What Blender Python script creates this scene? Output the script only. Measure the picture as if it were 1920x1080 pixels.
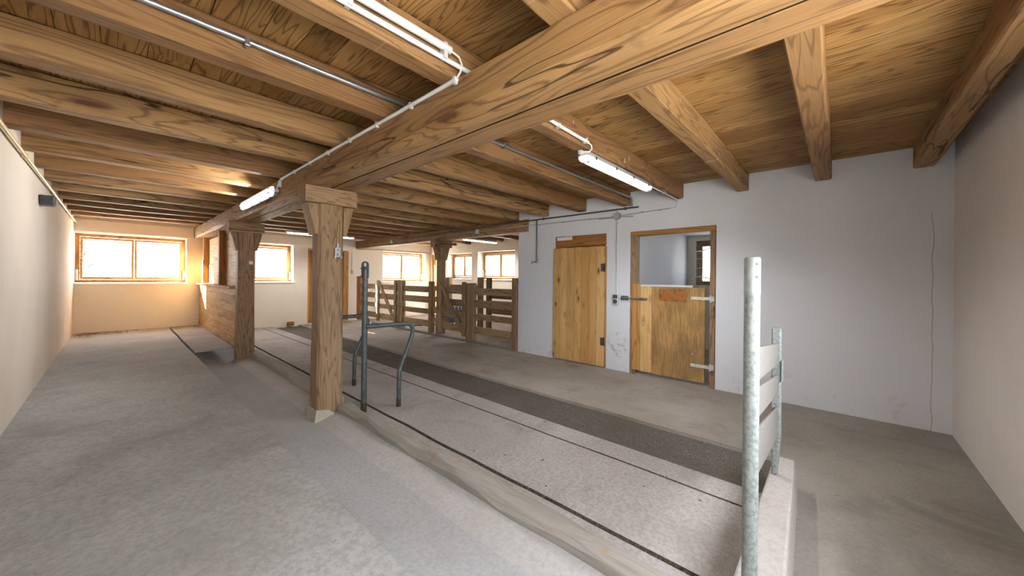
import bpy, math, random
from mathutils import Vector, Matrix, noise
random.seed(7)
D = bpy.data
SC = bpy.context.scene
COL = SC.collection
for o in list(D.objects): D.objects.remove(o)

# ------------------------------------------------------------------ room constants (metres)
XL, XR, YF, YE = -0.604, 5.527, 12.156, -0.836     # left wall, door wall, far wall, end wall
ZL, ZJ, ZC = 0.20, 2.672, 2.884                    # feed lane level, joist underside, ceiling boards
XB, YW, WT = 8.5, 4.84, 0.22                       # outer wall of the side bay, end of the door wall, wall thickness

# ------------------------------------------------------------------ camera
F, CX, CY = 675.02, 960.0, 520.18
TH, PH, RO = math.radians(47.776), math.radians(-0.030), math.radians(0.591)
fw = Vector((math.sin(TH), math.cos(TH), 0)); rt = Vector((math.cos(TH), -math.sin(TH), 0)); up = Vector((0, 0, 1))
fw2 = math.cos(PH) * fw - math.sin(PH) * up
up2 = math.cos(PH) * up + math.sin(PH) * fw
rt3 = math.cos(RO) * rt + math.sin(RO) * up2
up3 = math.cos(RO) * up2 - math.sin(RO) * rt
cd = D.cameras.new('camera'); cam = D.objects.new('camera', cd); COL.objects.link(cam)
m = Matrix((rt3, up3, -fw2)).transposed().to_4x4(); m.translation = Vector((0, 0, 1.5))
cam.matrix_world = m
cd.sensor_fit = 'HORIZONTAL'; cd.sensor_width = 36; cd.lens = F / 1920 * 36
cd.shift_x = (960 - CX) / 1920; cd.shift_y = (CY - 540) / 1920; cd.clip_start = 0.02; cd.clip_end = 200
SC.camera = cam

# ------------------------------------------------------------------ light, exposure
SC.view_settings.view_transform = 'Standard'; SC.view_settings.look = 'None'
SC.view_settings.gamma = 1; SC.view_settings.use_curve_mapping = False
SC.view_settings.exposure = 1.02
W = D.worlds.new('World'); SC.world = W; W.use_nodes = True
bg = W.node_tree.nodes['Background']; bg.inputs[0].default_value = (0.90, 0.95, 1.0, 1); bg.inputs[1].default_value = 9.0
SC.cycles.max_bounces = 10; SC.cycles.diffuse_bounces = 7; SC.cycles.glossy_bounces = 3; SC.cycles.transparent_max_bounces = 12
SC.cycles.sample_clamp_indirect = 8
SC.cycles.use_denoising = True

def light(name, kind, loc, energy, color=(1, 1, 1), **kw):
    l = D.lights.new(name, kind); l.energy = energy; l.color = color
    o = D.objects.new(name, l); COL.objects.link(o); o.location = loc
    for k, v in kw.items(): setattr(l, k, v)
    return o
sun = light('sun', 'SUN', (-6, 20, 8), 70.0, (1.0, 0.91, 0.78), angle=math.radians(0.6))
sun.rotation_euler = Vector((1, -0.7, -0.43)).to_track_quat('-Z', 'Y').to_euler()
flash = light('camera_flash', 'POINT', (0.10, -0.15, 1.66), 8.0, (1.0, 0.98, 0.95), shadow_soft_size=0.05)
def portal(name, loc, size, direc):
    o = light(name, 'AREA', loc, 1.0, shape='RECTANGLE', size=size[0], size_y=size[1])
    o.data.cycles.is_portal = True
    o.rotation_euler = Vector(direc).to_track_quat('-Z', 'Y').to_euler()
portal('daylight_window', (0.30, YF + .44, 1.83), (1.9, 1.15), (0, -1, 0))
portal('daylight_window', (3.10, YF + .44, 1.85), (1.1, 1.15), (0, -1, 0))
portal('daylight_window', (7.36, YF + .44, 1.85), (1.9, 1.15), (0, -1, 0))
portal('daylight_window', (XB + .44, 8.48, 1.9), (1.85, 1.1), (-1, 0, 0))
portal('daylight_window', (XB + .44, 10.35, 1.9), (1.5, 1.1), (-1, 0, 0))
portal('daylight_window', (XB + .44, 1.88, 1.86), (.95, 1.05), (-1, 0, 0))
portal('daylight_window', (1.25, YE - .34, 1.665), (3.45, 1.48), (0, 1, 0))  # portal of the added fill window behind the camera

# ------------------------------------------------------------------ mesh builder
class MB:
    def __init__(s): s.v = []; s.f = []; s.m = []
    def face(s, idx, m=0): s.f.append(tuple(idx)); s.m.append(m)
    def quad(s, a, b, c, d, m=0):
        n = len(s.v); s.v += [Vector(a), Vector(b), Vector(c), Vector(d)]; s.face((n, n+1, n+2, n+3), m)
    def box(s, x0, x1, y0, y1, z0, z1, m=0):
        if x0 > x1: x0, x1 = x1, x0
        if y0 > y1: y0, y1 = y1, y0
        if z0 > z1: z0, z1 = z1, z0
        n = len(s.v)
        s.v += [Vector(p) for p in ((x0,y0,z0),(x1,y0,z0),(x1,y1,z0),(x0,y1,z0),(x0,y0,z1),(x1,y0,z1),(x1,y1,z1),(x0,y1,z1))]
        for q in ((0,3,2,1),(4,5,6,7),(0,1,5,4),(1,2,6,5),(2,3,7,6),(3,0,4,7)): s.face([n+i for i in q], m)
        return s
    def hexa(s, pts, m=0):                       # 4 bottom + 4 top points
        n = len(s.v); s.v += [Vector(p) for p in pts]
        for q in ((0,3,2,1),(4,5,6,7),(0,1,5,4),(1,2,6,5),(2,3,7,6),(3,0,4,7)): s.face([n+i for i in q], m)
        return s
    def loops(s, L, cap=True, m=0):
        n = len(s.v); k = len(L[0])
        for l in L: s.v += [Vector(p) for p in l]
        for i in range(len(L) - 1):
            for j in range(k):
                a = n + i*k + j; b = n + i*k + (j+1) % k
                s.face((a, b, b + k, a + k), m)
        if cap:
            s.face([n + j for j in reversed(range(k))], m); s.face([n + (len(L)-1)*k + j for j in range(k)], m)
        return s
    def prism(s, pts, axis, a0, a1, m=0):
        def P(p, a): return {'X': (a, p[0], p[1]), 'Y': (p[0], a, p[1]), 'Z': (p[0], p[1], a)}[axis]
        return s.loops([[P(p, a0) for p in pts], [P(p, a1) for p in pts]], m=m)
    def tube(s, pts, r, n=12, m=0, cap=True):
        pts = [Vector(p) for p in pts]; L = []
        ref = None
        for i, p in enumerate(pts):
            t = (pts[min(i+1, len(pts)-1)] - pts[max(i-1, 0)]).normalized()
            if ref is None:
                ref = Vector((0, 0, 1)) if abs(t.z) < .9 else Vector((1, 0, 0))
            u = (ref - t * ref.dot(t)).normalized(); w = t.cross(u); ref = u
            rr = r[i] if isinstance(r, (list, tuple)) else r
            L.append([p + rr*(math.cos(2*math.pi*j/n)*u + math.sin(2*math.pi*j/n)*w) for j in range(n)])
        return s.loops(L, cap, m)
    def cyl(s, a, b, r, n=16, m=0): return s.tube([a, b], r, n, m)
    def timber(s, axis, a0, a1, u0, u1, v0, v1, cham=.008, jit=.003, step=.25, wane=None, seed=0, m=0):
        """a sawn or hewn timber: eight-sided section whose corners wander along its length"""
        wane = wane or {}
        n = max(2, int(abs(a1-a0)/step)+1); L = []
        for i in range(n+1):
            a = a0 + (a1-a0)*i/n
            def nz(k, f=.9): return noise.noise(Vector((a*f, seed*3.7+k*11.3, k*2.1)))
            U0 = u0 + jit*nz(1); U1 = u1 + jit*nz(2); V0 = v0 + jit*nz(3); V1 = v1 + jit*nz(4)
            c = []
            for k in range(4):
                w = wane.get(k, 0)
                c.append(min(cham + max(0, w*(.45 + 1.1*nz(5+k, .7))), abs(u1-u0)*.45))
            q = [(U0, V0+c[0]), (U0+c[0], V0), (U1-c[1], V0), (U1, V0+c[1]), (U1, V1-c[2]), (U1-c[2], V1), (U0+c[3], V1), (U0, V1-c[3])]
            L.append([{'X': (a, p[0], p[1]), 'Y': (p[0], a, p[1]), 'Z': (p[0], p[1], a)}[axis] for p in q])
        return s.loops(L, m=m)

def wloc(o):
    l = Vector(o.location)
    while o.parent: o = o.parent; l += Vector(o.location)
    return l
def obj(name, mb, mats, parent=None, bevel=0, smooth=False, R=None, origin=None):
    if not isinstance(mats, (list, tuple)): mats = [mats]
    xs = [v.x for v in mb.v]; ys = [v.y for v in mb.v]; zs = [v.z for v in mb.v]
    c = Vector(origin) if origin else Vector(((min(xs)+max(xs))/2, (min(ys)+max(ys))/2, min(zs)))
    Ri = R.transposed() if R else None
    me = D.meshes.new(name)
    me.from_pydata([tuple(Ri @ (v-c)) if R else tuple(v-c) for v in mb.v], [], mb.f)
    for mt in mats: me.materials.append(mt)
    me.polygons.foreach_set('material_index', mb.m)
    me.validate(); me.update()
    import bmesh
    b = bmesh.new(); b.from_mesh(me); bmesh.ops.recalc_face_normals(b, faces=b.faces); b.to_mesh(me); b.free()
    if smooth:
        for p in me.polygons: p.use_smooth = True
        try: me.set_sharp_from_angle(angle=math.radians(40))
        except Exception: pass
    o = D.objects.new(name, me); COL.objects.link(o)
    if parent: o.parent = parent; o.location = c - wloc(parent)
    else: o.location = c
    if R: o.rotation_euler = R.to_euler()
    if bevel:
        bm_ = o.modifiers.new('bevel', 'BEVEL'); bm_.width = bevel; bm_.segments = 2; bm_.limit_method = 'ANGLE'; bm_.angle_limit = math.radians(40)
    return o
def tag(o, label, cat, group=None):
    o['label'] = label; o['category'] = cat
    if group: o['group'] = group
    return o
def thing(name, loc, label, cat, group=None):
    o = D.objects.new(name, None); o.empty_display_size = .1; COL.objects.link(o); o.location = loc
    return tag(o, label, cat, group)
def struct(o, label=None, cat=None):
    o['kind'] = 'structure'
    if label: o['label'] = label
    if cat: o['category'] = cat
    return o
def sroot(name, loc, label, cat):
    o = D.objects.new(name, None); o.empty_display_size = .1; COL.objects.link(o); o.location = loc
    return struct(o, label, cat)

# ------------------------------------------------------------------ materials
def lin(h):
    h = h.lstrip('#'); r = [int(h[i:i+2], 16)/255 for i in (0, 2, 4)]
    return tuple((c/12.92 if c <= .04045 else ((c+.055)/1.055)**2.4) for c in r) + (1,)
class NT:
    def __init__(s, name):
        s.mat = D.materials.new(name); s.mat.use_nodes = True; s.t = s.mat.node_tree; s.n = s.t.nodes
        s.b = s.n['Principled BSDF']
    def new(s, t, **kw):
        n = s.n.new(t)
        for k, v in kw.items(): setattr(n, k, v)
        return n
    def put(s, inp, v):
        if hasattr(v, 'is_output'): s.t.links.new(v, inp)
        else: inp.default_value = v
    def math(s, op, a, b=0.0, clamp=False):
        n = s.new('ShaderNodeMath', operation=op, use_clamp=clamp); s.put(n.inputs[0], a); s.put(n.inputs[1], b); return n.outputs[0]
    def vmath(s, op, a, b):
        n = s.new('ShaderNodeVectorMath', operation=op); s.put(n.inputs[0], a); s.put(n.inputs[1], b); return n.outputs[0]
    def noise(s, vec, scale, detail=2.0, rough=.5, dist=0.0):
        n = s.new('ShaderNodeTexNoise'); s.put(n.inputs['Vector'], vec); n.inputs['Scale'].default_value = scale
        n.inputs['Detail'].default_value = detail; n.inputs['Roughness'].default_value = rough; n.inputs['Distortion'].default_value = dist
        return n.outputs[0]
    def ramp(s, fac, stops, interp='LINEAR'):
        n = s.new('ShaderNodeValToRGB'); s.put(n.inputs[0], fac); r = n.color_ramp; r.interpolation = interp
        while len(r.elements) < len(stops): r.elements.new(.5)
        for e, (p, c) in zip(r.elements, stops):
            e.position = p; e.color = c if len(c) == 4 else tuple(c) + (1,)
        return n.outputs[0]
    def smooth(s, v, a, b):
        n = s.new('ShaderNodeMapRange', interpolation_type='SMOOTHSTEP'); s.put(n.inputs[0], v)
        n.inputs[1].default_value = a; n.inputs[2].default_value = b; return n.outputs[0]
    def mix(s, fac, a, b, mode='MIX'):
        n = s.new('ShaderNodeMix', data_type='RGBA', blend_type=mode); s.put(n.inputs[0], fac); s.put(n.inputs[6], a); s.put(n.inputs[7], b); return n.outputs[2]
    def coords(s, island=False):
        tc = s.new('ShaderNodeTexCoord'); oi = s.new('ShaderNodeObjectInfo')
        off = s.math('MULTIPLY', oi.outputs['Random'], 53.0)
        if island:
            g = s.new('ShaderNodeNewGeometry'); off = s.math('ADD', off, s.math('MULTIPLY', g.outputs['Random Per Island'], 91.0)); s.isl = g.outputs['Random Per Island']
        c = s.new('ShaderNodeCombineXYZ'); s.put(c.inputs[0], off); s.put(c.inputs[1], off); s.put(c.inputs[2], off)
        s.rnd = oi.outputs['Random']
        return s.vmath('ADD', tc.outputs['Object'], c.outputs[0])
    def bump(s, h, strength, dist=.01):
        n = s.new('ShaderNodeBump'); s.put(n.inputs['Height'], h); n.inputs['Strength'].default_value = strength; n.inputs['Distance'].default_value = dist
        s.t.links.new(n.outputs[0], s.b.inputs['Normal'])
    def done(s, color, rough=.7, spec=.3, metal=0):
        s.put(s.b.inputs['Base Color'], color); s.put(s.b.inputs['Roughness'], rough); s.b.inputs['Specular IOR Level'].default_value = spec
        s.put(s.b.inputs['Metallic'], metal); return s.mat

def wood(name, light_c, mid_c, dark_c, axis, ring=1.0, knots=.5, island=False, vary=.25, rough=.62, spots=0.0, stain=None, flake=0.0, kcol='#4a2a14', rs=1.0, rmix=.62, kscale=1.0, drip=0, kvec=None, kr=1.0, crack=0):
    t = NT(name); p = t.coords(island)
    st = {'X': (.09, 1, 1), 'Y': (1, .09, 1), 'Z': (1, 1, .09)}[axis]
    s1 = t.vmath('MULTIPLY', p, st)
    # knots first, so the rings can bend around them
    ks = {'X': (.9, 4.2, 4.2), 'Y': (4.2, .9, 4.2), 'Z': (4.2, 4.2, .9)}[axis]; ks = kvec or tuple(k*kscale for k in ks)
    vo = t.new('ShaderNodeTexVoronoi'); t.put(vo.inputs['Vector'], t.vmath('MULTIPLY', p, ks)); vo.inputs['Scale'].default_value = 1.0
    st2 = {'X': (.5, 1, 1), 'Y': (1, .5, 1), 'Z': (1, 1, .5)}[axis]
    pick = t.math('GREATER_THAN', t.new('ShaderNodeSeparateColor').outputs[0], 1 - knots)
    sep = t.n[-1] if False else None
    sc_ = [n for n in t.n if n.bl_idname == 'ShaderNodeSeparateColor'][-1]; t.put(sc_.inputs[0], vo.outputs['Color'])
    kd = t.math('ADD', vo.outputs['Distance'], t.math('MULTIPLY', t.math('SUBTRACT', t.noise(p, 30, 2), .5), .05))
    kn = t.math('MULTIPLY', t.math('SUBTRACT', 1.0, t.smooth(kd, .05*kr, .13*kr)), pick)
    kh = t.math('MULTIPLY', t.math('SUBTRACT', 1.0, t.smooth(kd, .08, .42)), pick)
    n1 = t.noise(s1, 5.0*rs, 2.5, .5, .3)
    val = t.math('ADD', t.math('MULTIPLY', n1, 26.0*ring), t.math('MULTIPLY', kh, 2.2))
    rg = t.math('PINGPONG', val, 1.0)
    rg = t.smooth(rg, .55, 1.0)
    fib = t.noise(t.vmath('MULTIPLY', p, {'X': (.02, 1, 1), 'Y': (1, .02, 1), 'Z': (1, 1, .02)}[axis]), 130, 2, .6)
    big = t.noise(s1, 1.6, 2, .5)
    base = t.mix(t.smooth(big, .32, .68), light_c if not isinstance(light_c, str) else lin(light_c), lin(mid_c))
    base = t.mix(t.math('MULTIPLY', rg, rmix), base, lin(dark_c))
    base = t.mix(t.math('MULTIPLY', t.math('SUBTRACT', fib, .30), .95, True), base, lin(dark_c))
    if vary:
        r = t.isl if island else t.rnd
        base = t.mix(t.math('MULTIPLY', r, vary*1.6, True), base, t.mix(.5, base, lin(dark_c)))
    if spots:
        sp = t.smooth(t.noise(p, 5.0, 4, .6, .4), .60, .74)
        base = t.mix(t.math('MULTIPLY', sp, spots), base, lin(stain or '#4b3a2a'))
    if flake:
        fl = t.smooth(t.noise(t.vmath('MULTIPLY', p, {'X': (.3, 1, 1), 'Y': (1, .3, 1), 'Z': (1, 1, .3)}[axis]), 34, 3, .7), .70, .76)
        base = t.mix(t.math('MULTIPLY', fl, flake), base, lin('#cfc8bb'))
    if crack:      # long drying cracks along the grain
        cl = t.math('ABSOLUTE', t.math('SUBTRACT', t.noise(t.vmath('MULTIPLY', p, {'X': (.07, 1, 1), 'Y': (1, .07, 1), 'Z': (1, 1, .07)}[axis]), 4.0, 3, .5), .5))
        ck = t.math('MULTIPLY', t.math('SUBTRACT', 1.0, t.smooth(cl, .0025, .007)), t.smooth(t.noise(s1, 2.3, 1), .50, .58))
        base = t.mix(t.math('MULTIPLY', ck, crack), base, lin('#2e2015'))
    if drip:
        dr = t.math('MULTIPLY', t.smooth(t.noise(t.vmath('MULTIPLY', p, (16, 0, 1.3)), 1.6, 3, .65), .60, .66), t.smooth(t.noise(t.vmath('MULTIPLY', p, (2.2, 0, 5)), 1.7, 2, .6), .52, .58))
        base = t.mix(t.math('MULTIPLY', dr, drip), base, lin('#d8cfc2'))
    base = t.mix(t.math('MULTIPLY', kh, .35), base, lin(kcol)); base = t.mix(t.math('MULTIPLY', kn, .85), base, lin(kcol))
    h = t.math('SUBTRACT', t.math('MULTIPLY', fib, .6), t.math('MULTIPLY', rg, .4))
    t.bump(h, .35, .004)
    return t.done(base, rough, .25)

def plain(name, c, rough=.5, metal=0, spec=.4, var=.0, scale=8, c2=None):
    t = NT(name)
    if var:
        p = t.coords(); f = t.smooth(t.noise(p, scale, 4, .6), .35, .7)
        col = t.mix(t.math('MULTIPLY', f, var), lin(c), lin(c2 or '#000000')); t.bump(t.noise(p, scale*6, 3), .15, .003)
    else: col = lin(c)
    return t.done(col, rough, spec, metal)

def plaster(name, c, c2, dirt='#8d8478', blotch=.35, dirtamt=.3, marks=False):
    t = NT(name); p = t.coords()
    col = t.mix(t.math('MULTIPLY', t.smooth(t.noise(p, 1.1, 4, .55), .35, .7), blotch), lin(c), lin(c2))
    v = t.vmath('MULTIPLY', p, (1, 1, .12))
    col = t.mix(t.math('MULTIPLY', t.smooth(t.noise(v, 7, 3, .6), .5, .85), .22), col, lin(c2))
    col = t.mix(t.math('MULTIPLY', t.smooth(t.noise(p, 3.5, 5, .65, .3), .66, .8), dirtamt), col, lin(dirt))
    col = t.mix(t.math('MULTIPLY', t.smooth(t.noise(p, 26, 2, .5), .77, .81), .5), col, lin('#5d544a'))
    if marks:      # a long crack near the corner, flaked plaster between the doors, splashes low on the wall
        g = t.new('ShaderNodeNewGeometry'); sx = t.new('ShaderNodeSeparateXYZ'); t.put(sx.inputs[0], g.outputs['Position'])
        yy = t.math('ADD', sx.outputs[1], t.math('MULTIPLY', t.math('SUBTRACT', t.noise(g.outputs['Position'], 4, 4, .6), .5), .05))
        cr = t.math('SUBTRACT', 1.0, t.smooth(t.math('ABSOLUTE', t.math('SUBTRACT', yy, -.70)), .0025, .006))
        cr = t.math('MULTIPLY', cr, t.math('LESS_THAN', sx.outputs[2], 2.2))
        col = t.mix(t.math('MULTIPLY', cr, .55), col, lin('#8a8780'))
        el = t.math('ADD', t.math('MULTIPLY', t.math('ABSOLUTE', t.math('SUBTRACT', sx.outputs[1], 2.66)), 3.2), t.math('MULTIPLY', t.math('ABSOLUTE', t.math('SUBTRACT', sx.outputs[2], .42)), 3.0))
        fl = t.math('MULTIPLY', t.smooth(t.noise(p, 16, 5, .7), .52, .6), t.math('SUBTRACT', 1.0, t.smooth(el, .55, .9)))
        col = t.mix(t.math('MULTIPLY', fl, .7), col, lin('#a09a90'))
        sp = t.math('MULTIPLY', t.smooth(t.noise(p, 6, 5, .7), .55, .68), t.math('LESS_THAN', sx.outputs[2], .3))
        col = t.mix(t.math('MULTIPLY', sp, .4), col, lin('#b8ab92'))
    t.bump(t.math('ADD', t.noise(p, 3, 3), t.math('MULTIPLY', t.noise(p, 60, 3), .12)), .28, .02)
    return t.done(col, .88, .15)

def concrete(name, c, c2, stain, amt=.6, rough=.85, scale=1.0, speck=.4, dark='#3f3a34'):
    t = NT(name); p = t.coords()
    col = t.mix(t.smooth(t.noise(p, .9*scale, 5, .6, .2), .32, .7), lin(c), lin(c2))
    st = t.smooth(t.noise(p, 1.9*scale, 6, .68, .5), .48, .78)
    col = t.mix(t.math('MULTIPLY', st, amt), col, lin(stain))
    fine = t.noise(p, 38, 4, .7)
    col = t.mix(t.math('MULTIPLY', t.smooth(fine, .38, .68), .5), col, lin(stain))
    col = t.mix(t.math('MULTIPLY', t.smooth(t.noise(p, 22, 3, .6), .69, .76), speck), col, lin(dark))
    col = t.mix(t.math('MULTIPLY', t.smooth(t.noise(p, 95, 1), .76, .80), .6), col, lin('#e2ddd4'))
    t.bump(t.math('ADD', t.noise(p, 9, 4, .6), t.math('MULTIPLY', fine, .5)), .4, .012)
    return t.done(col, rough, .2)

def grit(name, c, c2, sc=120):
    t = NT(name); p = t.coords()
    n = t.noise(p, sc, 2, .7)
    col = t.mix(t.smooth(n, .3, .7), lin(c), lin(c2))
    col = t.mix(t.math('MULTIPLY', t.smooth(t.noise(p, 170, 0), .74, .77), .8), col, lin('#cfcac0'))
    col = t.mix(t.math('MULTIPLY', t.smooth(t.noise(p, 2, 4), .45, .75), .45), col, lin('#5b5046'))
    t.bump(n, .8, .012)
    return t.done(col, .95, .1)

BL, BM, BD = '#b39062', '#916d47', '#583e27'
M = {}
for ax in 'XYZ':
    M['beam'+ax] = wood('beam_wood_'+ax, BL, BM, BD, ax, ring=.9, knots=.36, spots=.45, stain='#5f4a35', vary=.4, crack=.85)
    M['old'+ax] = wood('weathered_wood_'+ax, '#a98f6f', '#8a6e50', '#573f2c', ax, ring=.8, knots=.18, spots=.4, stain='#857868', vary=.2, rs=1.7, flake=.35, crack=.8)
    M['fence'+ax] = wood('fence_wood_'+ax, '#ae9574', '#917857', '#5c4933', ax, ring=.8, knots=.25, spots=.35, stain='#6c625a', vary=.3)
    M['pine'+ax] = wood('pine_wood_'+ax, '#dcb981', '#cba066', '#9a6f3a', ax, ring=.6, knots=.75, vary=.35, island=True, kcol='#5a3216', rmix=.35, kvec={'X': (3, 0, 7), 'Y': (0, 3.2, 7), 'Z': (0, 8, 3.4)}[ax], kr=1.5)
    M['frame'+ax] = wood('window_wood_'+ax, '#c9a066', '#b28449', '#7c5426', ax, ring=.6, knots=.1, vary=.15)
    M['brown'+ax] = wood('brown_wood_'+ax, '#b07c47', '#98622f', '#63391a', ax, ring=.8, knots=.35, vary=.3, island=True)
M['boards'] = wood('ceiling_board_wood', '#c39c64', '#a67c48', '#654524', 'Y', ring=1.3, knots=.22, island=True, vary=.55, spots=.25, stain='#5a4838', rs=1.1, rmix=.85)
t = NT('stained_door_wood'); p = t.coords()
fz = t.noise(t.vmath('MULTIPLY', p, (1, 1, .05)), 70, 3, .65); bz = t.noise(t.vmath('MULTIPLY', p, (1, 1, .5)), 3.2, 5, .65, .4)
c_ = t.mix(t.smooth(fz, .3, .7), lin('#b8935f'), lin('#8f6f45'))
c_ = t.mix(t.math('MULTIPLY', t.smooth(bz, .45, .72), .75), c_, lin('#6f5a40'))
c_ = t.mix(t.math('MULTIPLY', t.smooth(t.noise(p, 9, 3, .6), .70, .76), .8), c_, lin('#3b2c1d'))
c_ = t.mix(t.math('MULTIPLY', t.smooth(t.noise(t.vmath('MULTIPLY', p, (1, 1, .4)), 26, 2, .6), .74, .78), .8), c_, lin('#d9d2c6'))
t.bump(fz, .3, .004); M['stain'] = t.done(c_, .65, .25)
M['orange'] = wood('orange_wood', '#c99a60', '#b4854c', '#875c30', 'Z', ring=.5, knots=.5, vary=.25, island=True)
M['beam_drip'] = wood('beam_wood_drips', BL, BM, BD, 'X', ring=.9, knots=.3, spots=.3, stain='#6b5540', drip=.85)
M['part'] = wood('partition_wood', '#d8b989', '#c59f6a', '#977044', 'Y', ring=.6, knots=.35, island=True, vary=.3)
M['worn'] = wood('worn_curb_wood', '#aaa6a1', '#98938d', '#77716a', 'Y', ring=.6, knots=.1, spots=.6, stain='#9c7f52', vary=.2, rmix=.3, rough=.9, flake=.3)
M['pl_left'] = plaster('plaster_left', '#cdc5ba', '#b9aea1')
M['pl_right'] = plaster('plaster_right', '#d2d7e0', '#c5cad4', dirtamt=.15, marks=True)
M['pl_end'] = plaster('plaster_end', '#d2cdc9', '#bfb8b2', dirtamt=.35)
M['pl_far'] = plaster('plaster_far', '#dfd8cb', '#cfc5b5', dirtamt=.35)
M['pl_stall'] = plaster('plaster_stall', '#d4d6dc', '#c2c5cd', dirtamt=.15)
M['conc_lane'] = concrete('concrete_lane', '#adaeaf', '#9a9a99', '#7f7b76', amt=.7)
M['conc_trough'] = concrete('concrete_trough', '#a9abae', '#9fa0a2', '#918f8d', amt=.4, speck=.2)
M['conc_stand'] = concrete('concrete_stand', '#aeabaa', '#9c9897', '#7e7670', amt=.75)
M['conc_aisle'] = concrete('concrete_aisle', '#a89f97', '#958b82', '#766c63', amt=.7)
t = NT('concrete_aisle_dirty'); p = t.coords(); g_ = t.new('ShaderNodeNewGeometry'); sx_ = t.new('ShaderNodeSeparateXYZ'); t.put(sx_.inputs[0], g_.outputs['Position'])
wv = t.math('ADD', sx_.outputs[1], t.math('MULTIPLY', t.math('SUBTRACT', t.noise(p, 1.1, 4, .6), .5), 1.6))
k_ = t.smooth(wv, 1.3, .1)
nn = t.noise(p, .9, 5, .6, .2)
ca = t.mix(t.smooth(nn, .32, .7), lin('#a59f99'), lin('#928b85')); cb = t.mix(t.smooth(nn, .32, .7), lin('#99958f'), lin('#86827c'))
c_ = t.mix(k_, ca, cb)
c_ = t.mix(t.math('MULTIPLY', t.smooth(t.noise(t.vmath('MULTIPLY', p, (1, .45, 1)), 2.2, 6, .7, .5), .48, .76), .65), c_, lin('#6d675f'))
fi_ = t.noise(p, 38, 4, .7)
c_ = t.mix(t.math('MULTIPLY', t.smooth(fi_, .35, .75), .35), c_, lin('#71685e'))
c_ = t.mix(t.math('MULTIPLY', t.smooth(t.noise(p, 17, 4, .7, .6), .66, .74), .55), c_, lin('#40382f'))
c_ = t.mix(t.math('MULTIPLY', t.smooth(t.noise(p, 95, 1), .77, .81), .6), c_, lin('#e2ddd4'))
t.bump(t.math('ADD', t.noise(p, 9, 4, .6), t.math('MULTIPLY', fi_, .5)), .4, .012)
M['conc_aisle'] = t.done(c_, .85, .2)
M['conc_dark'] = concrete('concrete_dark', '#8d8782', '#7d7772', '#5f5953', amt=.7)
M['conc_bay'] = concrete('concrete_bay', '#9a9186', '#877d72', '#6a6054', amt=.7, scale=2)
M['conc_plinth'] = concrete('concrete_plinth', '#aba7a3', '#a09b97', '#918a85', amt=.3, speck=.2)
M['stone'] = concrete('stone_base', '#b9b1a6', '#a59c90', '#8b8276', amt=.5, scale=4)
M['grit'] = grit('dark_grit', '#4d4a47', '#75706a')
M['groove'] = grit('groove_dirt', '#4d453d', '#6e6358', 60)
M['seam_shade'] = plain('dark_seam_shadow', '#241c15', .95, 0, .1)  # near-black colour for the painted shadow in the girder seam
M['straw'] = grit('straw_litter', '#7a7068', '#9a8f83', 40)
M['galv'] = plain('galvanised_steel', '#9aa2a3', .45, .4, .5, .7, 26, '#7d8788')
M['galv_rust'] = plain('galvanised_worn', '#949b99', .6, .25, .4, .8, 55, '#6c706e')
M['rail'] = plain('grey_rail', '#7d7975', .6, .2, .4, .5, 14, '#8a837b')
M['tube'] = plain('dark_painted_tube', '#555d5d', .5, .3, .45, .65, 22, '#363b3a')
M['tubefoot'] = plain('rusty_foot', '#4a3d33', .8, .1, .3, .6, 20, '#2f2722')
M['pvc'] = plain('grey_white_conduit', '#d3d6d9', .45)
M['steel'] = plain('zinc_pipe', '#a9b1b8', .32, .85, .5, .3, 20, '#7f888f')
M['brass'] = plain('yellowed_pipe', '#c9b07c', .4, .35, .5, .3, 10, '#9c8658')
M['darkpipe'] = plain('dark_steel_pipe', '#5d6266', .4, .6, .5)
M['black'] = plain('black_plastic', '#2c2d30', .45)
M['dgrey'] = plain('dark_grey_plastic', '#45484c', .5)
M['grey'] = plain('grey_plastic', '#9ca0a4', .5)
M['lgrey'] = plain('light_grey_plastic', '#c4c8cb', .5)
M['white'] = plain('white_paint', '#eceae6', .5)
M['iron'] = plain('zinc_iron', '#8f9288', .5, .6, .5, .6, 40, '#4a463c')
M['hinge'] = plain('pale_hinge_iron', '#cfd2cf', .55, .3, .4, .5, 40, '#8e8a80')
M['bluepanel'] = plain('slate_blue_slats', '#66707e', .7, 0, .3, .4, 10, '#4b525d')
M['mat'] = plain('dark_blue_mat', '#4a4f60', .8)
M['ground'] = plain('outdoor_ground', '#d9d6cf', .9, 0, .1)
M['leaf'] = plain('frosted_foliage', '#3d474b', .9, 0, .1, .4, 5, '#30393b')
M['bark'] = plain('tree_bark', '#3c3a38', .9)
t = NT('lamp_diffuser'); t.b.inputs['Emission Color'].default_value = (1, .95, .87, 1); t.b.inputs['Emission Strength'].default_value = .55
M['diff'] = t.done(lin('#f3eee2'), .25, .5)
t = NT('window_glass')
tr = t.new('ShaderNodeBsdfTransparent'); gl = t.new('ShaderNodeBsdfGlossy'); gl.inputs['Roughness'].default_value = .02
lw = t.new('ShaderNodeLayerWeight'); lw.inputs[0].default_value = .12
mx = t.new('ShaderNodeMixShader'); t.t.links.new(t.math('MULTIPLY', lw.outputs['Fresnel'], .6), mx.inputs[0]); t.t.links.new(tr.outputs[0], mx.inputs[1]); t.t.links.new(gl.outputs[0], mx.inputs[2])
t.t.links.new(mx.outputs[0], t.n['Material Output'].inputs[0]); t.n.remove(t.b); M['glass'] = t.mat

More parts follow.
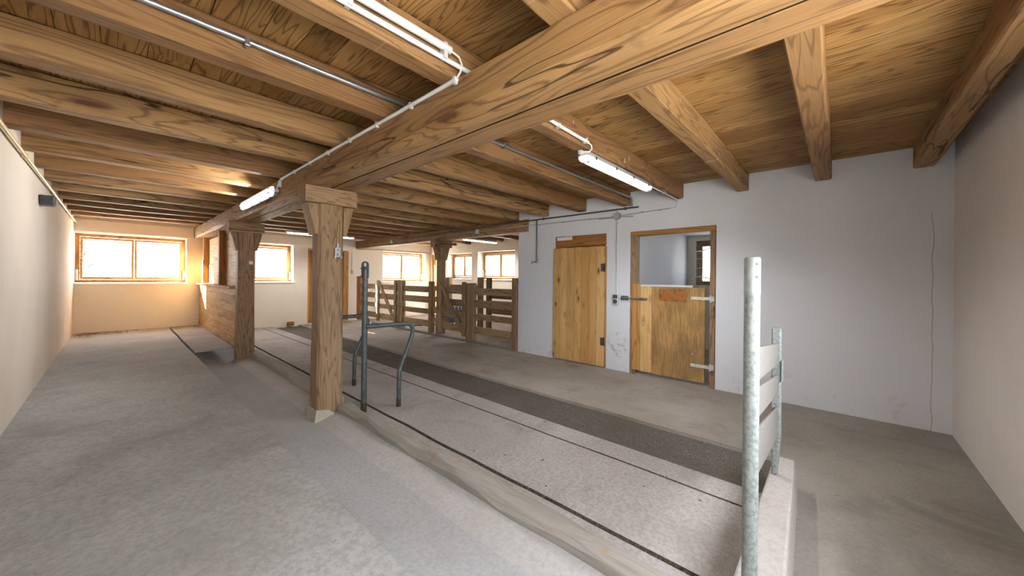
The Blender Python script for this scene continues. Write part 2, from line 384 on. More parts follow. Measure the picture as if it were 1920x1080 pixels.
# ------------------------------------------------------------------ setting: walls
def wall(name, axis, c0, c1, u0, u1, z0, z1, holes, mat):
    """a wall slab normal to axis between c0 (room face) and c1, with rectangular openings and their reveals"""
    mb = MB()
    us = sorted({u0, u1} | {h[0] for h in holes} | {h[1] for h in holes}); zs = sorted({z0, z1} | {h[2] for h in holes} | {h[3] for h in holes})
    P = (lambda c, u, z: (c, u, z)) if axis == 'X' else (lambda c, u, z: (u, c, z))
    inh = lambda u, z: any(h[0] < u < h[1] and h[2] < z < h[3] for h in holes)
    for i in range(len(us)-1):
        for j in range(len(zs)-1):
            a, b, c, d = us[i], us[i+1], zs[j], zs[j+1]
            if inh((a+b)/2, (c+d)/2): continue
            for cc in (c0, c1): mb.quad(P(cc, a, c), P(cc, b, c), P(cc, b, d), P(cc, a, d))
    for (a, b, c, d) in list(holes) + [(u0, u1, z0, z1)]:
        mb.quad(P(c0, a, c), P(c1, a, c), P(c1, a, d), P(c0, a, d)); mb.quad(P(c0, b, c), P(c1, b, c), P(c1, b, d), P(c0, b, d))
        mb.quad(P(c0, a, c), P(c1, a, c), P(c1, b, c), P(c0, b, c)); mb.quad(P(c0, a, d), P(c1, a, d), P(c1, b, d), P(c0, b, d))
    me = obj(name, mb, mat); return struct(me)
W1 = (-.600, 1.20, 1.285, 2.385); W2 = (2.60, 3.60, 1.30, 2.40); W3 = (6.47, 8.28, 1.30, 2.41); DF = (4.00, 5.24, 0.02, 2.34)
W4 = (9.66, 11.05, 1.44, 2.37); W5 = (7.60, 9.34, 1.43, 2.38); GD = (11.25, 12.06, 0.02, 2.38); WM = (1.45, 2.31, 1.38, 2.34)
D1 = (2.90, 3.93, 0.0, 2.25); D2 = (1.245, 2.465, 0.0, 2.25); BD_ = (-.45, 2.95, .95, 2.38)
wall('wall_left', 'X', XL, XL-.40, YE-.3, YF+.4, -.1, 3.05, [], M['pl_left'])
wall('wall_right', 'X', XR, XR+WT, YE-.3, YW, -.1, ZC, [D1, D2], M['pl_right'])
wall('wall_front', 'Y', YE, YE-.3, XL-.4, XB+.4, -.1, 3.05, [BD_], M['pl_end'])
wall('wall_back', 'Y', YF, YF+.40, XL-.4, XB+.4, -.1, 3.05, [W1, W2, W3, DF], M['pl_far'])
wall('wall_outer', 'X', XB, XB+.40, YE-.3, YF+.4, -.1, 3.05, [W4, W5, GD, WM], M['pl_far'])
wall('wall_bay', 'Y', YW, YW-.2, XR+WT, XB, -.1, ZC, [], M['pl_far'])
wall('wall_stall', 'Y', 2.474, 2.60, XR+WT, XB, -.1, ZC, [], M['pl_stall'])
wall('wall_stall_side', 'Y', .60, .45, XR+WT, XB, -.1, ZC, [], M['pl_stall'])
struct(obj('ceiling_stall', MB().box(XR+WT, XB, .60, 2.474, 2.452, 2.50), M['pl_stall']))
# plastered header along the far wall
struct(obj('trim_1', MB().box(XL, 1.335, YF-.05, YF, 2.405, 2.672), M['pl_far'], bevel=.006))
struct(obj('trim_2', MB().box(1.725, 5.46, YF-.05, YF, 2.415, 2.672), M['pl_far'], bevel=.006))

# ceiling boards (run along the room, lie on the joists)
mb = MB(); x = XL-.02
while x < XB:
    w = random.uniform(.17, .225); dz = random.uniform(0, .004)
    for (ya, yb) in ((YE, 3.1+random.uniform(-.6, .6)), (None, 7.6+random.uniform(-.7, .7)), (None, YF)):
        y0 = ya if ya is not None else ylast; ylast = yb
        mb.box(x, min(x+w-.005, XB+.02), y0+.002, yb-.002, ZC+dz, ZC+.03)
    x += w
struct(obj('ceiling', mb, M['boards']))
struct(obj('ceiling_deck', MB().box(XL-.4, XB+.4, YE-.3, YF+.4, ZC+.031, ZC+.12), M['oldX']))

# floor: feed lane, trough, standing, dung channel, aisle, bay
M['conc_slope'] = concrete('concrete_slope', '#b3b4b5', '#a9a8a7', '#97938f', amt=.45, speck=.2)
mats = [M['conc_lane'], M['conc_trough'], M['conc_stand'], M['grit'], M['conc_aisle'], M['groove'], M['conc_aisle'], M['straw'], M['conc_slope']]
mb = MB()
ys = [YE-.3 + i*(YF+.7-YE)/60 for i in range(61)]
def strip(prof, m, y_from=None, y_to=None, jit=0.0):
    yy = [y for y in ys if (y_from is None or y > y_from) and (y_to is None or y < y_to)]
    if y_from is not None: yy = [y_from] + yy
    if y_to is not None: yy = yy + [y_to]
    n = len(mb.v); k = len(prof)
    for y in yy:
        for (px, pz, j) in prof:
            mb.v.append(Vector((px + j*noise.noise(Vector((y*1.7, px*3, 0))), y, pz + j*.4*noise.noise(Vector((y*1.3, px*5, 4))))))
    for i in range(len(yy)-1):
        for j in range(k-1): a = n+i*k+j; mb.face((a, a+1, a+1+k, a+k), m)
strip([(XL-.4, ZL, 0), (.2, ZL, 0), (.868, ZL, .014), (.885, ZL-.012, .014)], 0)
strip([(.885, ZL-.012, .014), (.915, .075, .02), (.98, .03, .02), (1.20, .0, .01), (1.40, .005, .01)], 1)
strip([(1.40, .005, .01), (1.47, .022, .012), (1.53, .035, .012), (1.615, .055, .0), (1.62, -.03, 0)], 8)
strip([(1.62, -.03, 0), (1.62, 0, 0), (2.2, 0, 0), (3.072, 0, 0)], 6, None, .30)
strip([(1.62, -.03, 0), (1.62, 0, 0), (1.965, 0, .012)], 2, .30)
strip([(1.965, 0, .012), (1.970, -.022, .012), (1.996, -.022, .012), (2.000, 0, .012)], 5, .30)
strip([(2.000, 0, .012), (2.4, 0, 0), (2.793, 0, .008)], 2, .30)
strip([(2.793, 0, .008), (2.796, -.016, .008), (2.811, -.016, .008), (2.814, 0, .008)], 5, .30)
strip([(2.814, 0, .008), (3.07, 0, .006), (3.072, -.035, .006)], 2, .30)
strip([(3.072, -.035, .006), (3.4, -.045, .004), (3.752, -.035, .012)], 3, .34)
strip([(3.072, -.035, .006), (3.072, 0, 0), (3.752, 0, 0), (3.752, -.035, .012)], 6, None, .34)
strip([(3.752, -.035, .012), (3.757, 0, .012), (4.4, 0, 0), (XR+WT, 0, 0)], 4, .34)
strip([(3.752, -.035, .012), (3.757, 0, .012), (4.4, 0, 0), (XR+WT, 0, 0)], 6, None, .34)
strip([(XR+WT, 0, 0), (XB+.4, 0, 0)], 6, None, YW)
strip([(XR+WT, 0, 0), (XB+.4, 0, 0)], 7, YW, None)
struct(obj('floor', mb, mats, origin=(2, 5, 0)))
# dark standing area floor in front of the plinth
struct(obj('ground_outside', MB().box(-60, 70, -60, 80, -.4, -.11), M['ground']))
struct(obj('floor_threshold', MB().box(XR+.01, XR+WT, D2[0], D2[1], -.01, .012).box(XR+.01, XR+WT, D1[0], D1[1], -.01, .012), M['conc_plinth']))
struct(obj('trim_3', MB().timber('Y', YW+.01, 11.0, XR-.05, XR+.14, -.02, .055, cham=.02, jit=.02, seed=31), M['conc_dark']))

# ------------------------------------------------------------------ windows
def window(name, axis, face, hole, recess, panes, handle_side=None, bottle=False, sill=True, mat=None):
    u0, u1, z0, z1 = hole; c = face + recess
    P = (lambda u, d, z: (u, c+d, z)) if axis == 'Y' else (lambda u, d, z: (c+d, u, z))
    def bx(mb, ua, ub, da, db, za, zb):
        p = P(ua, da, za); q = P(ub, db, zb); return mb.box(p[0], q[0], p[1], q[1], p[2], q[2])
    um = (u0+u1)/2
    rp = P(um, 0, z0); root = sroot(name, rp, mat or 'wooden framed window in the deep white reveal', 'window')
    hx = 'X' if axis == 'Y' else 'Y'
    b = .066
    fr = MB(); bx(fr, u0, u1, 0, .07, z1-b, z1); bx(fr, u0, u1, 0, .07, z0+.005, z0+b+.01)
    obj('frame_rail', fr, M['frame'+hx], root, .004)
    fr = MB(); bx(fr, u0, u0+b, 0, .07, z0+b+.01, z1-b); bx(fr, u1-b, u1, 0, .07, z0+b+.01, z1-b)
    obj('frame_jamb', fr, M['frameZ'], root, .004)
    w = (u1-u0-2*b)/panes; s = .052
    for i in range(panes):
        a = u0+b+i*w+.004; e = a+w-.008; za, zb = z0+b+.016, z1-b-.006
        sh = MB(); bx(sh, a, e, -.012, .045, zb-s, zb); bx(sh, a, e, -.012, .045, za, za+s); bx(sh, a, a+s*.8, -.012, .045, za+s, zb-s); bx(sh, e-s*.8, e, -.012, .045, za+s, zb-s)
        so = obj('sash', sh, M['frame'+hx], root, .003)
        pn = MB(); bx(pn, a+s*.8, e-s*.8, .014, .018, za+s, zb-s); obj('pane', pn, M['glass'], so)
    if sill:
        sl = MB(); dd = -recess - .035; bx(sl, u0-.01 if axis == 'X' or u0 > 0 else u0+.004, u1+.03, dd, 0, z0-.028, z0-.002)
        obj('sill', sl, M['white'], root, .003)
    for hs in (handle_side or []):
        hu = u0+.03 if hs < 0 else u1-.03
        hd = MB(); bx(hd, hu-.02, hu+.02, -.045, -.012, z0+.06, z0+.30); obj('stay', hd, M['lgrey'], root, .004)
    return root
window('window_1', 'Y', YF, W1, .28, 2, (-1, 1), mat='wide two-pane wooden window at the end of the feed lane')
window('window_2', 'Y', YF, W2, .28, 1, (1,), mat='single-pane wooden window right of the boarded partition')
window('window_3', 'Y', YF, W3, .28, 2, (1,), mat='two-pane wooden window on the far wall above the fence')
window('window_4', 'X', XB, W4, .28, 2, None, mat='two-pane wooden window right of the post in the pen')
window('window_5', 'X', XB, W5, .28, 2, (1,), mat='two-pane wooden window beside the end of the door wall')

# glazed door in the corner of the pen
gd = sroot('door_4', (XB+.1, 11.65, .02), 'glazed wooden door in the corner of the pen', 'door')
a, b, c, d = GD
obj('door_frame', MB().box(XB+.05, XB+.13, a, a+.07, c, d).box(XB+.05, XB+.13, b-.07, b, c, d), M['frameZ'], gd, .004)
obj('door_head', MB().box(XB+.05, XB+.13, a+.07, b-.07, d-.08, d), M['frameY'], gd, .004)
lf = obj('leaf', MB().box(XB+.06, XB+.11, a+.08, a+.19, .04, d-.09).box(XB+.06, XB+.11, b-.19, b-.08, .04, d-.09).box(XB+.06, XB+.11, a+.19, b-.19, .04, .30).box(XB+.06, XB+.11, a+.19, b-.19, d-.20, d-.09), M['frameZ'], gd, .003)
obj('pane', MB().box(XB+.08, XB+.085, a+.19, b-.19, .30, d-.20), M['glass'], lf)

# stall window with wire mesh
wm = sroot('window_6', (XB+.1, 1.88, 1.38), 'small dark-framed stall window covered with wire mesh', 'window')
a, b, c, d = WM
obj('frame', MB().box(XB+.06, XB+.14, a, a+.11, c, d).box(XB+.06, XB+.14, b-.11, b, c, d).box(XB+.06, XB+.14, a+.11, b-.11, c, c+.09).box(XB+.06, XB+.14, a+.11, b-.11, d-.12, d), M['oldZ'], wm, .004)
obj('pane', MB().box(XB+.10, XB+.104, a+.11, b-.11, c+.09, d-.12), M['glass'], wm)
mg = MB(); y = a+.11
while y < b-.10: mg.box(XB+.050, XB+.056, y, y+.008, c+.06, d-.08); y += .045
z = c+.06
while z < d-.08: mg.box(XB+.046, XB+.050, a+.08, b-.08, z, z+.008); z += .045
obj('wire_mesh', mg, M['dgrey'], wm)
tw = MB()
for (z0_, sag, wd) in ((2.13, -.03, .012), (1.93, .01, .005), (1.73, .005, .005), (1.50, .05, .012)):
    tw.tube([(XB-.022, 2.40 - i*.10, z0_ + sag*math.sin(i*.9) + .008*i) for i in range(8)], wd, 6)
tag(obj('baling_twine', tw, M['white'], smooth=True), 'strands of white twine strung across the small stall window', 'twine')

# unseen window added behind the camera to let in fill daylight
window('window_7_added', 'Y', YE-.30, BD_, .06, 2, None, False, False, mat='added two-pane fill window in the end wall behind the viewpoint')

# ------------------------------------------------------------------ joists and girders
ORD = ['first', 'second', 'third', 'fourth', 'fifth', 'sixth', 'seventh', 'eighth', 'ninth', 'tenth', 'eleventh', 'twelfth', 'thirteenth', 'fourteenth', 'fifteenth', 'sixteenth', 'seventeenth']
JY = [-.705] + [.066 + .803*i for i in range(15)]
LAB = {0: 'rough square joist hard against the right-hand end wall', 3: 'square ceiling joist with the tube lamp fixed beneath it, beside white conduits', 4: 'waney ceiling joist carrying the long zinc pipe on its side'}
for i, y in enumerate(JY):
    xe = XR if y < YW-.2 else XB
    mb = MB().timber('X', XL+.001, xe-.001, y, y+.145, ZJ, ZC-.001, cham=.008, jit=.012, seed=i, wane={0: .006 if i % 3 else .03, 1: .02 if i in (2, 4, 5) else .005, 3: .0}, step=.22)
    o = obj('ceiling_joist', mb, M['beam_drip'] if i in (2, 3) else M['beamX'])
    tag(o, LAB.get(i, '%s ceiling joist counted from the right-hand end wall' % ORD[i]), 'beam', 'joists under the board ceiling')
g = obj('girder_beam', MB().timber('Y', YE+.001, YF-.001, 1.345, 1.520, 2.423, ZJ-.001, cham=.006, jit=.004, seed=41, wane={0: .06}, step=.2), M['beamY'])
obj('seam_shadow', MB().box(1.515, 1.535, YE+.002, YF-.002, 2.4275, 2.62), M['seam_shade'], g)  # dark strip that paints the shadow line of the gap between the beams
tag(g, 'left beam of the long twin girder, with conduit along its top edge', 'beam', 'twin girder beams')
g = obj('girder_beam', MB().timber('Y', YE+.001, YF-.001, 1.534, 1.715, 2.424, ZJ-.001, cham=.004, jit=.003, seed=42, step=.2), M['beamY'])
tag(g, 'right beam of the long twin girder, nearer the door wall', 'beam', 'twin girder beams')
g = obj('girder_beam', MB().timber('Y', 4.575, YF-.001, 5.475, 5.70, 2.425, ZJ-.001, cham=.01, jit=.012, seed=43, wane={3: .02}), M['beamY'])
tag(g, 'brown girder over the pen fence, starting at the door wall', 'beam')

# ------------------------------------------------------------------ columns
def column(xc, yc, zb, half, depth, label, seed, stone, cap=.26):
    r = thing('timber_column', (xc, yc, zb), label, 'column', 'columns under the girders')
    y0, y1 = yc-depth/2, yc+depth/2
    mb = MB(); L = []
    n = 14
    for i in range(n+1):
        z = zb + (2.25-zb)*i/n; t_ = 1 - i/n
        fl = 1 + .10*t_*t_
        j = lambda k: .007*noise.noise(Vector((z*1.6, seed*2.3+k*5, k)))
        a0, a1, b0, b1 = xc-half*fl+j(1), xc+half*fl+j(2), y0-.5*(fl-1)*depth+j(3), y1+.3*(fl-1)*depth+j(4)
        cc = .022+.006*j(5)
        L.append([(a0, b0+cc, z), (a0+cc, b0, z), (a1-cc, b0, z), (a1, b0+cc, z), (a1, b1-cc, z), (a1-cc, b1, z), (a0+cc, b1, z), (a0, b1-cc, z)])
    mb.loops(L); obj('shaft', mb, M['oldZ'], r)
    for s in (-1, 1):
        e = xc + s*half
        q = [(e, 1.93), (e+s*.035, 1.93), (e+s*.110, 2.245), (e, 2.245)]
        if s < 0: q = q[::-1]
        obj('bracket', MB().prism(q, 'Y', y0+.006, y1-.006), M['oldZ'], r, .006)
    obj('cap_block', MB().timber('X', xc-cap, xc+cap, y0-.012, y1+.012, 2.25, 2.424, cham=.006, jit=.004, seed=seed+3), M['oldX'], r)
    if stone: obj('stone_foot', MB().hexa([(xc-half-.05, y0-.06, zb-.05), (xc+half-.02, y0-.05, zb-.05), (xc+half-.02, y1, zb-.05), (xc-half-.05, y1, zb-.05), (xc-half-.018, y0-.03, zb+.085), (xc-.02, y0-.03, zb+.07), (xc-.02, y1, zb+.07), (xc-half-.018, y1, zb+.085)]), M['stone'], r, .008)
    return r
c1 = column(1.535, 4.075, .03, .125, .20, 'nearest weathered timber column, steel plate on its face, standing by the trough', 3, True)
c2 = column(1.555, 7.82, .03, .122, .19, 'darker timber column at the near end of the boarded partition', 5, False)
c3 = column(5.61, 7.545, .0, .085, .19, 'slim timber column standing in the line of the pen fence', 8, False)
pl = thing('steel_bracket', (1.588, 3.96, 1.69), 'zinc bracket plate screwed to the face of the nearest column', 'bracket')
obj('plate', MB().box(1.560, 1.617, 3.946, 3.9545, 1.70, 1.80), M['galv'], pl, .002)
obj('tongue', MB().box(1.577, 1.600, 3.942, 3.9545, 1.80, 1.845), M['galv'], pl, .002)
for xx in (1.550, 1.610): obj('lip', MB().box(xx, xx+.017, 3.930, 3.9545, 1.685, 1.715), M['galv'], pl, .002)
obj('bolt', MB().cyl((1.588, 3.940, 1.775), (1.588, 3.946, 1.775), .007, 10), M['black'], pl)
obj('bolt', MB().cyl((1.588, 3.940, 1.725), (1.588, 3.946, 1.725), .007, 10), M['black'], pl)
tag(obj('switch_box', MB().box(1.585, 1.640, 7.690, 7.722, 1.685, 1.745), M['white'], bevel=.005), 'small white switch box on the darker column by the partition', 'switch')

# ------------------------------------------------------------------ curb timbers, platform, partition
for (a, b, s, lab) in ((.37, 3.955, 51, 'worn timber curb running from the nearest column towards the viewer'), (4.20, 7.70, 52, 'worn timber curb between the two columns beside the trough'), (7.94, 11.3, 53, 'timber curb behind the boarded partition at the trough end')):
    mb = MB(); L = []; n = int((b-a)/.09)
    for i in range(n+1):
        y = a + (b-a)*i/n
        nz = lambda k, f=2.2: noise.noise(Vector((y*f, s*1.7, k*9.1)))
        x0 = 1.605+.02*nz(1); x1 = 1.775+.045*nz(2); zt = .13+.035*nz(3)+.02*nz(4, 6); c0 = .02+.035*max(0, nz(5)+.3); c1_ = .025+.06*max(0, nz(6, 1.5)+.3)
        L.append([(x0, y, -.02), (x1, y, -.02), (x1+.01, y, zt-c1_), (x1-c1_*.8, y, zt-.006), ((x0+x1)/2, y, zt+.008*nz(7, 5)), (x0+c0, y, zt), (x0, y, zt-c0)])
    mb.loops(L)
    tag(obj('curb_timber', mb, M['worn'], smooth=True), lab, 'curb', 'worn timber curbs along the trough')
tag(obj('cover_board', MB().box(.912, 1.445, 8.06, YF-.01, ZL-.030, ZL+.002), M['conc_stand'], bevel=.003), 'flat board covering the far end of the feed trough', 'board')
pr = thing('board_partition', (1.46, 10.0, ZL), 'boarded partition with ledge between the darker column and far wall', 'partition')
mb = MB(); z = .215; hs = [.155, .15, .15, .15, .15, .15, .135]
for h in hs:
    cut = [7.96, 8.9+random.uniform(-.4, .5), 9.6+random.uniform(0, .6), 10.9+random.uniform(-.3, .4), YF-.006]
    for i in range(4):
        if cut[i+1]-cut[i] > .1: mb.box(1.448, 1.472, cut[i], cut[i+1]-.003, z, z+h-.004)
    z += h
obj('lower_boarding', mb, M['part'], pr)
obj('ledge', MB().box(1.375, 1.575, 8.10, YF-.006, z, z+.028), M['part'], pr, .003)
mb = MB(); z2 = z+.03
for h in (.16, .15, .16, .15, .16, .15, .16):
    if z2+h > 2.42: h = 2.42-z2
    if h < .02: break
    cut = [7.96, 9.4+random.uniform(-.2, .2), 10.8+random.uniform(-.3, .3), YF-.006]
    for i in range(3): mb.box(1.580, 1.602, cut[i], cut[i+1]-.003, z2, z2+h-.004)
    z2 += h
obj('upper_boarding', mb, M['part'], pr)
obj('stud', MB().box(1.465, 1.579, 9.66, 9.80, z+.028, 2.424), M['brownZ'], pr, .004)
obj('stud', MB().box(1.465, 1.577, 11.73, 11.87, z+.028, 1.86).box(1.478, 1.577, 11.73, 11.87, 1.862, 2.424), M['orange'], pr, .004)
obj('corner_post', MB().box(1.448, 1.50, 7.918, 7.955, .205, 2.424), M['brownZ'], pr, .003)

# ------------------------------------------------------------------ doors of the door wall
d1 = sroot('door_1', (XR, 3.41, 0), 'closed knotty pine plank door in the white wall', 'door')
mb = MB(); y = 2.905
for k in range(7):
    w = 1.045/7; mb.box(XR-.030, XR-.004, y, y+w-.006, .022, 2.045+.004*(k % 2)); y += w
leaf = obj('plank_leaf', mb, M['pineZ'], d1, .002)
obj('edge_post', MB().box(XR-.022, XR+.02, 2.875, 2.902, .012, 2.04), M['frameZ'], d1, .002)
lt = MB().timber('Y', 2.885, 3.905, XR-.012, XR+.10, 2.075, 2.262, cham=.004, jit=.008, seed=61)
obj('lintel', lt, M['brownY'], d1)
obj('panel_back', MB().box(XR+.03, XR+.06, 2.90, 3.93, .01, 2.25), M['brownZ'], d1)
for zz in (1.62, .38):
    h_ = obj('hinge', MB().box(XR-.038, XR-.028, 2.89, 2.965, zz, zz+.13), M['dgrey'], d1, .002)
    obj('pin', MB().cyl((XR-.036, 2.895, zz-.01), (XR-.036, 2.895, zz+.14), .010, 10), M['black'], h_)
pk = MB()
for k in range(9): pk.hexa([(XR-.016, 3.55+.035*k, 2.19), (XR-.016, 3.60+.035*k, 2.185+.01*random.random()), (XR-.010, 3.60+.035*k, 2.19), (XR-.010, 3.55+.035*k, 2.19), (XR-.014, 3.55+.035*k, 2.245+.012*random.random()), (XR-.014, 3.60+.035*k, 2.25), (XR-.010, 3.60+.035*k, 2.25), (XR-.010, 3.55+.035*k, 2.25)])
obj('plaster_patch', pk, M['pl_right'], d1)

d2 = sroot('door_2', (XR, 1.855, 0), 'half-height wooden stable door with an open top', 'door')
obj('jamb', MB().timber('Z', .0, 2.18, XR-.012, XR+.12, 2.365, 2.46, cham=.006, jit=.006, seed=71), M['oldZ'], d2)
obj('jamb', MB().timber('Z', .0, 2.18, XR-.012, XR+.12, 1.250, 1.320, cham=.006, jit=.004, seed=72), M['oldZ'], d2)
obj('head', MB().timber('Y', 1.250, 2.46, XR-.012, XR+.12, 2.182, 2.245, cham=.005, jit=.004, seed=73), M['frameY'], d2)
lf2 = obj('leaf', MB().box(XR-.030, XR-.004, 1.372, 2.105, .06, 1.385), M['stain'], d2, .003)
obj('board', MB().box(XR-.032, XR-.004, 2.289, 2.418, .075, 1.425), M['orange'], lf2, .003)
obj('board', MB().box(XR-.031, XR-.004, 2.108, 2.285, .07, 1.405), M['pineZ'], lf2, .003)
obj('metal_strip', MB().box(XR-.036, XR+.004, 1.53, 2.285, 1.386, 1.415), M['lgrey'], lf2, .002)
pt = NT('patch_paint'); p_ = pt.coords()
obj('painted_patch', MB().box(XR-.0335, XR-.0295, 1.615, 2.0, 1.175, 1.355), pt.done(pt.mix(pt.smooth(pt.noise(p_, 14, 4, .6), .45, .65), lin('#96642f'), lin('#754822')), .6, .3), lf2, .001)
for zz, yy in ((1.235, 1.55), (.29, 1.55)):
    st = obj('strap_hinge', MB().box(XR-.040, XR-.030, 1.30, yy, zz-.022, zz+.022), M['hinge'], lf2, .002)
    obj('knuckle', MB().cyl((XR-.036, 1.300, zz-.05), (XR-.036, 1.300, zz+.05), .014, 10).box(XR-.030, XR-.013, 1.262, 1.300, zz-.035, zz+.035), M['hinge'], st)
bl = obj('bolt_plate', MB().box(XR-.038, XR-.0325, 2.175, 2.36, 1.165, 1.21), M['iron'], lf2, .002)
obj('bolt_rod', MB().cyl((XR-.046, 2.18, 1.19), (XR-.046, 2.60, 1.192), .009, 10).cyl((XR-.046, 2.22, 1.19), (XR-.085, 2.22, 1.18), .007, 8), M['iron'], bl)
obj('keep', MB().box(XR-.008, XR-.001, 2.49, 2.62, 1.155, 1.228).box(XR-.06, XR-.008, 2.51, 2.525, 1.165, 1.215).box(XR-.06, XR-.008, 2.585, 2.60, 1.165, 1.215), M['iron'], d2, .002)

d3 = sroot('door_3', (4.62, YF+.1, 0), 'brown plank door in the far wall behind the nearest column', 'door')
obj('door_frame', MB().box(4.0, 4.045, YF-.01, YF+.12, .02, 2.27).box(5.08, 5.24, YF-.015, YF+.12, .02, 2.27), M['frameZ'], d3, .004)
obj('door_head', MB().box(4.0, 5.24, YF-.01, YF+.12, 2.272, 2.335), M['frameX'], d3, .004)
obj('panel_back', MB().box(4.045, 5.08, YF+.075, YF+.10, .02, 2.272), M['brownZ'], d3)
for (za, zb) in ((.06, 1.24), (1.255, 2.265)):
    mb = MB(); x = 4.05
    while x < 5.05: mb.box(x, min(x+.145, 5.075), YF+.03, YF+.07, za, zb); x += .149
    obj('plank_leaf', mb, M['brownZ'], d3, .003)

# ------------------------------------------------------------------ tie-stall tubes
def arc(c, r, a0, a1, n, plane):
    out = []
    for i in range(n+1):
        a = math.radians(a0 + (a1-a0)*i/n); out.append((c[0]+r*math.cos(a), c[1], c[2]+r*math.sin(a)))
    return out
def stall(y, label):
    r = thing('stall_divider', (1.85, y, 0), label, 'stall divider', 'tubular stall dividers')
    po = obj('post', MB().cyl((1.85, y, 0), (1.85, y, 1.575), .030, 18), M['tube'], r, smooth=True)
    obj('foot_sleeve', MB().cyl((1.85, y, 0), (1.85, y, .11), .0315, 18), M['tubefoot'], r, smooth=True)
    # eye plate: flat bar with a round hole, facing the room
    mb = MB(); n = 20; zc = 1.625; pts = []
    e = Vector((.67, -.74, 0)); th = Vector((.74, .67, 0))*.012
    outer = [(.038*math.cos(a), zc+.038*math.sin(a)) for a in [math.pi*i/n for i in range(n+1)]]
    outer = outer + [(-.038, zc-.14), (-.030, zc-.155), (.030, zc-.155), (.038, zc-.14)]
    inner = [(.020*math.cos(2*math.pi*i/24), zc+.003+.024*math.sin(2*math.pi*i/24)) for i in range(24)]
    c0 = Vector((1.85, y, 0))
    P = lambda q, s: c0 + e*q[0] + Vector((0, 0, q[1])) + th*s
    # ring sector strips between inner circle and outline
    def outline(a):
        a %= 2*math.pi
        dx, dz = math.cos(a), math.sin(a)
        if dz >= 0: return (.038*dx, zc+.038*dz)
        k = min(.038/abs(dx) if abs(dx) > 1e-6 else 9, .155/abs(dz)); return (dx*k, zc+dz*k)
    N = 48
    for i in range(N):
        a0, a1 = 2*math.pi*i/N, 2*math.pi*(i+1)/N
        i0 = (.019*math.cos(a0), zc+.024*math.sin(a0)); i1 = (.019*math.cos(a1), zc+.024*math.sin(a1)); o0 = outline(a0); o1 = outline(a1)
        for s in (-1, 1): mb.quad(P(i0, s), P(o0, s), P(o1, s), P(i1, s))
        mb.quad(P(i0, -1), P(i1, -1), P(i1, 1), P(i0, 1)); mb.quad(P(o0, -1), P(o1, -1), P(o1, 1), P(o0, 1))
    obj('eye_plate', mb, M['tube'], r)
    for zz in (1.585, 1.50):
        q = c0 + Vector((0, 0, zz)) - e*.030
        obj('bolt', MB().cyl(q, q - e*.022, .007, 8), M['tube'], r)
    x1, z1 = 2.40, .935
    pts = [(1.85, y-.03, .945), (2.05, y-.032, .942), (2.30, y-.04, .940)] + [(2.34+.09*math.sin(math.radians(a)), y-.045, .852+.088*math.cos(math.radians(a))) for a in (10, 30, 50, 70, 90, 108)] + [(2.405, y-.055, .77), (2.30, y-.08, .56), (2.245, y-.095, .46), (2.222, y-.10, .40), (2.215, y-.105, .32), (2.212, y-.108, .0)]
    # smooth the bends
    def sm(p, it=2):
        for _ in range(it):
            q = [p[0]]
            for i in range(len(p)-1):
                A, B = Vector(p[i]), Vector(p[i+1]); q += [A*.75+B*.25, A*.25+B*.75]
            q.append(p[-1]); p = q
        return p
    obj('bent_tube', MB().tube(sm(pts), .025, 14), M['tube'], r, smooth=True)
    obj('foot_sleeve', MB().cyl((2.212, y-.108, 0), (2.212, y-.108, .09), .0265, 16), M['tubefoot'], r, smooth=True)
stall(3.865, 'dark steel stall divider with ring-eye post, right of the nearest column')
stall(5.02, 'dark steel stall divider half hidden behind the nearest column')

# ------------------------------------------------------------------ plinth and galvanised barrier
tag(obj('concrete_plinth', MB().hexa([(1.70, .130, -.02), (3.33, .205, -.02), (3.33, .355, -.02), (1.70, .355, -.02), (1.705, .148, .20), (3.315, .228, .20), (3.315, .345, .20), (1.705, .334, .20)]), M['conc_plinth'], bevel=.012), 'long low concrete plinth under the galvanised barrier', 'plinth')
gb = thing('steel_barrier', (2.45, .29, .20), 'galvanised barrier with one tall and one short post on the plinth', 'barrier')
nx = 1.773; ny = .265
obj('post', MB().tube([(nx, ny, .2), (nx, ny, 1.45)], .0285, 22), M['galv_rust'], gb, smooth=True)
obj('sleeve', MB().tube([(nx, ny, 1.44), (nx, ny, 1.588), (nx, ny, 1.594)], [.0295, .0295, .026], 22), M['galv'], gb, smooth=True)
for zz in (1.566, 1.513):
    q = Vector((nx, ny, zz)) - Vector((math.sin(TH), math.cos(TH), 0))*.0275
    obj('bolt_hole', MB().cyl(q, q - Vector((math.sin(TH), math.cos(TH), 0))*.004, .006, 10), M['dgrey'], gb)
obj('post', MB().hexa([(2.965, .295, .2), (3.02, .295, .2), (3.02, .325, .2), (2.965, .325, .2), (2.965, .280, .42), (3.02, .280, .42), (3.02, .33, .42), (2.965, .33, .42)]).box(2.965, 3.02, .278, .332, .42, 1.185), M['galv_rust'], gb, .008)
for (za, zb, zc_, zd) in ((1.062, 1.217, .945, 1.08), (.90, 1.04, .748, .87), (.649, .861, .458, .655)):
    obj('rail', MB().hexa([(nx+.02, ny-.007, za), (2.97, .292, zc_), (2.97, .306, zc_), (nx+.02, ny+.007, za), (nx+.02, ny-.007, zb), (2.97, .292, zd), (2.97, .306, zd), (nx+.02, ny+.007, zb)]), M['rail'], gb, .004)
obj('clamp', MB().box(2.955, 3.03, .268, .278, .83, .97), M['galv'], gb, .003)

